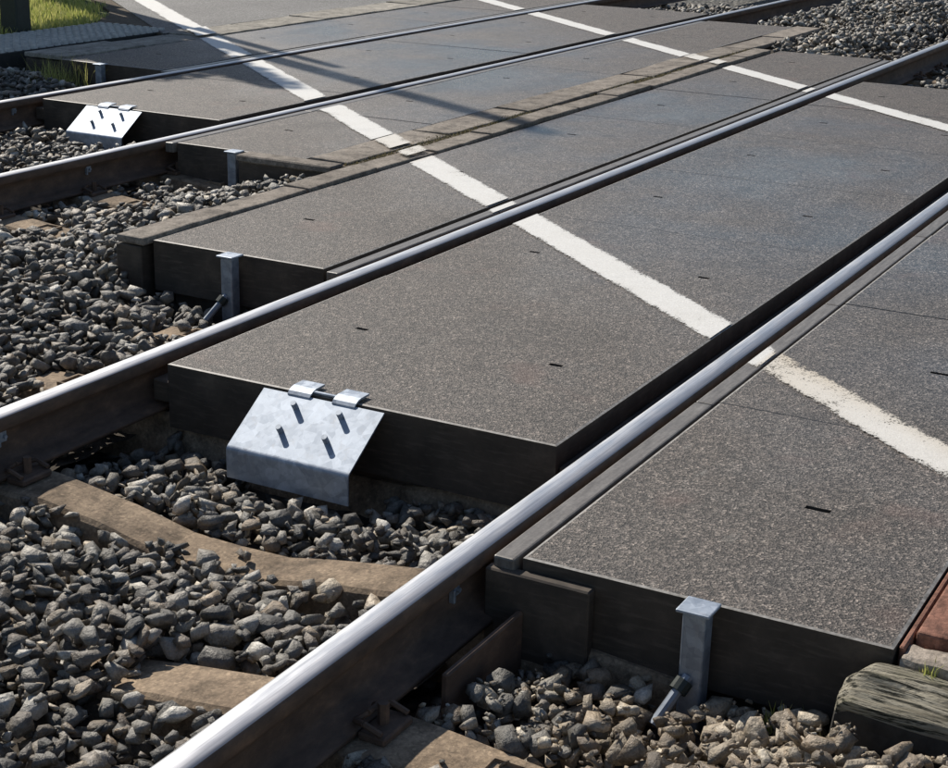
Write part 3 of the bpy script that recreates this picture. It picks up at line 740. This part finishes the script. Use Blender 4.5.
# ------------------------------------------------------------------ grass
def blades(area, n, hmin, hmax, mat, seed, zf, wid=0.004):
    r = np.random.default_rng(seed); V = []; F = []
    for _ in range(n):
        x, y = area(r); z = zf(x, y); h = r.uniform(hmin, hmax); a = r.uniform(0, 6.283); ln = r.uniform(0.1, 0.7)*h
        dx, dy = math.cos(a), math.sin(a); wx, wy = -dy*wid, dx*wid; b = len(V)
        V += [(x-wx, y-wy, z), (x+wx, y+wy, z), (x+dx*ln*0.4+wx*0.7, y+dy*ln*0.4+wy*0.7, z+h*0.6), (x+dx*ln*0.4-wx*0.7, y+dy*ln*0.4-wy*0.7, z+h*0.6), (x+dx*ln, y+dy*ln, z+h)]
        F += [(b, b+1, b+2, b+3), (b+3, b+2, b+4, b+4)]
    Q = [f for f in F if f[2] != f[3]]; T = [f[:3] for f in F if f[2] == f[3]]
    T += [(a, b_, c) for a, b_, c, d in Q] + [(a, c, d) for a, b_, c, d in Q]
    return mesh_np('grass', V, T)
def verge_pt(r):
    while True:
        x = r.uniform(7.5, 13.5); y = r.uniform(7.60, 11.0)
        if x < float(np.interp(y, [7.6, 8.2, 11.0], [10.32, 11.12, 13.5]))+0.08*math.sin(y*9)+r.uniform(-0.12, 0.1): return x, y
link('grass', blades(verge_pt, 32000, 0.02, 0.085, GRASS, 5, lambda x, y: -0.035, 0.005), None, [GRASS], label='sunlit yellow green grass at the top left', kind='stuff')
def tuft(x, y, z, n, rad, h, mat, name, lab, seed):
    me = blades(lambda r: (x+r.normal()*rad, y+r.normal()*rad), n, h*0.4, h, mat, seed, lambda a, b: z, 0.0022)
    me.materials.append(mat); return link(name, me, None, [mat], label=lab, cat='weed')
tuft(8.40, 6.20, -0.2, 260, 0.10, 0.26, GRASS, 'weed_clump', 'green weeds growing against the panel end by the farthest post', 11)
tuft(2.83, -0.80, -0.20, 160, 0.022, 0.05, MOSS, 'weed_tuft', 'dry brown moss tuft beside the end of the old timber', 12)
tuft(2.86, -0.745, -0.21, 26, 0.016, 0.07, GRASS, 'weed_tuft', 'thin grass tuft between the moss and the post at bottom right', 13)
tuft(2.915, -1.02, -0.05, 30, 0.010, 0.05, GRASS, 'weed_tuft', 'tiny grass tuft between the timber and the pale sett', 14)
def moss_pt(r):
    while True:
        x = r.uniform(6.48, 12.2); y = r.normal(2.645, 0.03)
        if mnoise.noise(Vector((x*1.9, 0.3, 1.0))) > -0.1 or x < 7.2: return x, y
link('moss', blades(moss_pt, 3800, 0.006, 0.020, MOSS, 15, lambda x, y: -0.010, 0.004), None, [MOSS], label='dry moss and weeds in the gap between the kerb rows', kind='stuff')

# ------------------------------------------------------------------ ballast
def hull_variants(n, npts, seed):
    r = np.random.default_rng(seed); out = []
    for _ in range(n):
        p = r.normal(size=(npts, 3)); p /= np.linalg.norm(p, axis=1)[:, None]
        p = np.sign(p)*np.abs(p)**r.uniform(0.55, 0.95)           # blocky to round
        p *= r.uniform(0.82, 1.0, (npts, 1)); p *= np.array([1.0, r.uniform(0.52, 0.9), r.uniform(0.36, 0.68)])
        p[:, 0] += p[:, 1]*r.uniform(-0.35, 0.35); p[:, 2] += p[:, 0]*r.uniform(-0.25, 0.25)
        bm = bmesh.new(); vs = [bm.verts.new(q) for q in p]
        bmesh.ops.convex_hull(bm, input=vs)
        bmesh.ops.delete(bm, geom=[v for v in bm.verts if not v.link_faces], context='VERTS')
        bmesh.ops.triangulate(bm, faces=bm.faces); bm.verts.index_update()
        V = np.array([v.co for v in bm.verts]); F = np.array([[v.index for v in f.verts] for f in bm.faces]); bm.free()
        V -= V.mean(0); V /= np.abs(V[:, 0]).max(); out.append((V, F))
    return out
VAR = hull_variants(26, 18, 21)+hull_variants(34, 11, 22)
BLOCK = [(2.92, 20, -0.96, -0.10), (3.585, 12, 0.09, 1.43), (4.74, 12.4, 1.60, 2.61), (6.33, 14.2, 2.63, 3.74), (7.13, 14.75, 3.88, 5.2), (8.46, 16.4, 5.36, 6.9),
         (3.37, 3.6, 0.625, 1.055), (6.92, 7.2, 4.42, 4.86), (2.78, 2.93, -0.58, -0.48), (4.62, 4.77, 1.99, 2.09), (6.36, 6.47, 3.2, 3.36), (2.70, 3.2, -1.7, -0.87), (2.53, 2.95, -0.16, -0.09), (7.3, 10.5, 6.84, 7.6)]
SLEEPERS = [(x, RY[tr*2]+0.7535, tr) for tr, xs in SLX.items() for x in xs]
def sleeper_top(a): return np.interp(a, [0, 0.15, 0.34, 0.54, 0.93, 1.0, 1.3], [-0.236, -0.232, -0.196, -0.170, -0.166, -0.174, -0.196])
def sm(x, a, b):
    t = np.clip((x-a)/(b-a), 0, 1); return t*t*(3-2*t)
beds = []
def ballast(name, x0, x1, y0, y1, target, count, smin, smax, lab, warm=0.0, res=0.01, keep_clear=0.982, extra=None, seed=1):
    r = np.random.default_rng(seed)
    nx_, ny_ = int((x1-x0)/res)+1, int((y1-y0)/res)+1
    X, Y = np.meshgrid(x0+np.arange(nx_)*res, y0+np.arange(ny_)*res, indexing='ij')
    H = target(X, Y) - 0.045
    # bed sheet
    st = max(1, int(0.06/res)); Xs, Ys, Hs = X[::st, ::st], Y[::st, ::st], H[::st, ::st]
    Hs = Hs - 0.01 + 0.008*np.sin(Xs*31+Ys*17)*np.cos(Ys*29)
    a, b = Xs.shape; idx = np.arange(a*b).reshape(a, b)
    Fq = np.stack([idx[:-1, :-1], idx[1:, :-1], idx[1:, 1:], idx[:-1, 1:]], -1).reshape(-1, 4)
    bed = link('ballast_bed', mesh_np('ballast_bed', np.stack([Xs, Ys, Hs], -1).reshape(-1, 3), Fq), None, [DIRT], label=lab, kind='structure')
    SLm = np.zeros_like(H, bool)
    for sx, sy, tr in SLEEPERS:
        m = (np.abs(X-sx) < 0.095) & (np.abs(Y-sy) < 1.31)
        zt = sleeper_top(np.abs(Y-sy)); m2 = m & (zt > H+0.012)
        H = np.where(m2, np.maximum(H, zt), H); SLm |= m & (zt > target(X, Y)-0.012)
    stones = []
    sizes = smin + (smax-smin)*r.random(count)**1.5
    if extra: sizes = np.concatenate([sizes, extra[0]+(extra[1]-extra[0])*r.random(extra[2])**1.3])
    for s in sizes:
        for _try in range(4):
            x = r.uniform(x0, x1); y = r.uniform(y0, y1)
            if any(abs(y-ry) < 0.066+s*0.35 for ry in RY): continue
            if any(bx0-s*0.22 < x < bx1+s*0.22 and by0-s*0.22 < y < by1+s*0.22 for bx0, bx1, by0, by1 in BLOCK): continue
            i, j = int((x-x0)/res), int((y-y0)/res)
            if SLm[i, j] and r.random() < keep_clear: continue
            break
        else: continue
        vi = int(r.integers(len(VAR))); Vv = VAR[vi][0]*(s*0.5)
        rot = Matrix.Rotation(r.uniform(0, 6.283), 3, 'Z') @ Matrix.Rotation(r.normal()*0.42, 3, 'X') @ Matrix.Rotation(r.normal()*0.42, 3, 'Y')
        W_ = Vv @ np.array(rot).T
        ex, ey = np.abs(W_[:, 0]).max(), np.abs(W_[:, 1]).max(); zt, zb = W_[:, 2].max(), W_[:, 2].min()
        i0, i1 = max(0, int((x-ex-x0)/res)), min(nx_, int((x+ex-x0)/res)+2); j0, j1 = max(0, int((y-ey-y0)/res)), min(ny_, int((y+ey-y0)/res)+2)
        sx_, sy_ = X[i0:i1, j0:j1], Y[i0:i1, j0:j1]; d2 = ((sx_-x)/ex)**2+((sy_-y)/ey)**2
        m = d2 < 0.8; h = H[i0:i1, j0:j1]
        if not m.any(): m = d2 <= d2.min()+1e-9
        hv = h[m]; base = 0.55*hv.mean()+0.45*hv.max()
        z = base - zb*0.62
        tgt = float(target(np.array(x), np.array(y)))
        if z+zt*0.5 > tgt+0.05: continue
        nh = z+zt*np.sqrt(np.clip(1-d2, 0, 1))*0.95
        H[i0:i1, j0:j1] = np.where(m, np.maximum(h, nh), h)
        stones.append((x, y, z, s, vi, rot, zt, warm if np.isscalar(warm) else float(warm(x, y)), i, j))
    beds.append((bed, stones, H))
def tgA(x, y):
    x = np.asarray(x); y = np.asarray(y)
    b = -0.240 - 0.010*np.sin(x*3.1+y*2) + 0.010*np.cos(y*4.4) + 0.02*(1-sm(x, 2.6, 2.85))
    return b - 0.03*sm(x, 3.22, 3.40) + 0.05*sm(y, 0.42, 0.55)*(1-sm(x, 2.45, 2.8))*sm(x, 2.1, 2.3)
def tgB(x, y): return -0.205 + 0.085*sm(-np.asarray(y), 0.66, 0.92)*(1-sm(np.asarray(x), 2.72, 2.86)) + 0.03*sm(-np.asarray(y), 0.35, 0.9) - 0.035*sm(np.asarray(x), 2.66, 2.82)
def tgC(x, y):
    y = np.asarray(y); x = np.asarray(x)
    b = -0.20 + 0.06*sm(y, 1.95, 2.7)*(1-sm(y, 2.95, 3.4)) + 0.06*sm(x, 4.9, 5.7)*sm(y, 2.45, 2.6)*(1-sm(y, 2.75, 3.2))
    return b - 0.05*sm(x, 4.3, 4.6)*(1-sm(y, 2.4, 2.65)) + 0.012*np.sin(x*4.2)*np.cos(y*5)
tgD = lambda x, y: -0.175 + 0.012*np.sin(np.asarray(x)*5+np.asarray(y)*3)
tgE = lambda x, y: -0.16 + 0.09*sm(np.asarray(y), 5.7, 6.4)-0.06*sm(np.asarray(x), 8.1, 8.4)
def tgF(x, y):
    x = np.asarray(x); y = np.asarray(y)
    return -0.17 + 0.16*sm(y, 1.7, 2.2)*(1-sm(y, 3.1, 3.6)) + 0.02*np.sin(x*2+y*3) + 0.10*sm(x, 15, 20)*sm(y, 1.7, 2.2)*(1-sm(y, 3.1, 3.6))
def warmB(x, y): return min(1.0, max(0.25, (-y-0.15)/0.35))
ballast('a', 0.95, 3.62, 0.04, 1.47, tgA, 5400, 0.028, 0.078, 'grey ballast bed between the two nearest rails', 0.12, seed=31)
ballast('b', 1.60, 2.95, -1.75, -0.04, tgB, 3000, 0.028, 0.086, 'brownish ballast bed on the near side of the nearest rail', warmB, extra=(0.008, 0.022, 2600), seed=32)
ballast('c', 1.40, 6.50, 1.54, 3.76, tgC, 12000, 0.030, 0.078, 'grey ballast bed between the two tracks at left', 0.08, seed=33)
ballast('d', 3.80, 7.15, 3.83, 5.26, tgD, 4800, 0.034, 0.07, 'grey ballast bed between the two far rails', 0.08, seed=34)
ballast('e', 5.40, 8.52, 5.34, 6.95, tgE, 4200, 0.036, 0.075, 'grey ballast bed beyond the farthest rail at upper left', 0.1, seed=35)
ballast('f', 10.6, 17.2, -1.0, 6.9, tgF, 11000, 0.045, 0.085, 'grey ballast bed at the upper right', 0.1, res=0.02, seed=36)

# the 300 stones that show largest become single pieces, the rest of each bed stays one mass
bpy.context.view_layer.update()
dg = bpy.context.evaluated_depsgraph_get()
cand = []
for bi, (bed, stones, H) in enumerate(beds):
    for k, st in enumerate(stones):
        x, y, z, s, vi, rot, zt, wm, i, j = st
        if z+zt*0.9 < H[i, j]-0.002: continue
        u, v, d = proj((x, y, z+zt*0.5))
        if not (8 < u < IW-8 and 8 < v < IH-8): continue
        cand.append((-s/d, bi, k))
cand.sort(); pick = [set() for _ in beds]; got = 0
for _, bi, k in cand:
    if got >= 300: break
    x, y, z, s, vi, rot, zt, wm, i, j = beds[bi][1][k]
    tgt = Vector((x, y, z+zt*0.9)); org = Vector(CAM); dr = tgt-org
    hit, loc, nn_, ii, ob, mm = S.ray_cast(dg, org, dr.normalized(), distance=dr.length-0.02)
    if hit and ob is not None and not ob.name.startswith('ballast'): continue
    pick[bi].add(k); got += 1
VM = {}
def var_mesh(vi, wm):
    key = (vi, wm)
    if key not in VM:
        me = mesh_np('ballast_stone', VAR[vi][0]*0.5, VAR[vi][1]); me.materials.append(STONEW if wm else STONE); VM[key] = me
    return VM[key]
for bi, (bed, stones, H) in enumerate(beds):
    Vs = []; Fs = []; Ms = []; off = 0
    for k, (x, y, z, s, vi, rot, zt, wm, i, j) in enumerate(stones):
        wmi = 1 if ((k*0.618034) % 1.0) < wm else 0
        if k in pick[bi]:
            o = link('ballast_stone', var_mesh(vi, wmi), bed)
            o.matrix_local = Matrix.Translation((x, y, z)) @ rot.to_4x4() @ Matrix.Scale(s, 4)
        else:
            V0, F0 = VAR[vi]; Vs.append(V0*(s*0.5) @ np.array(rot).T + np.array((x, y, z))); Fs.append(F0+off); off += len(V0); Ms.append(np.full(len(F0), wmi))
    if Vs: link('ballast_mass', mesh_np('ballast_mass', np.concatenate(Vs), np.concatenate(Fs), np.concatenate(Ms)), bed, [STONE, STONEW], kind='stuff')
print('stones', [len(b[1]) for b in beds], 'single', got)
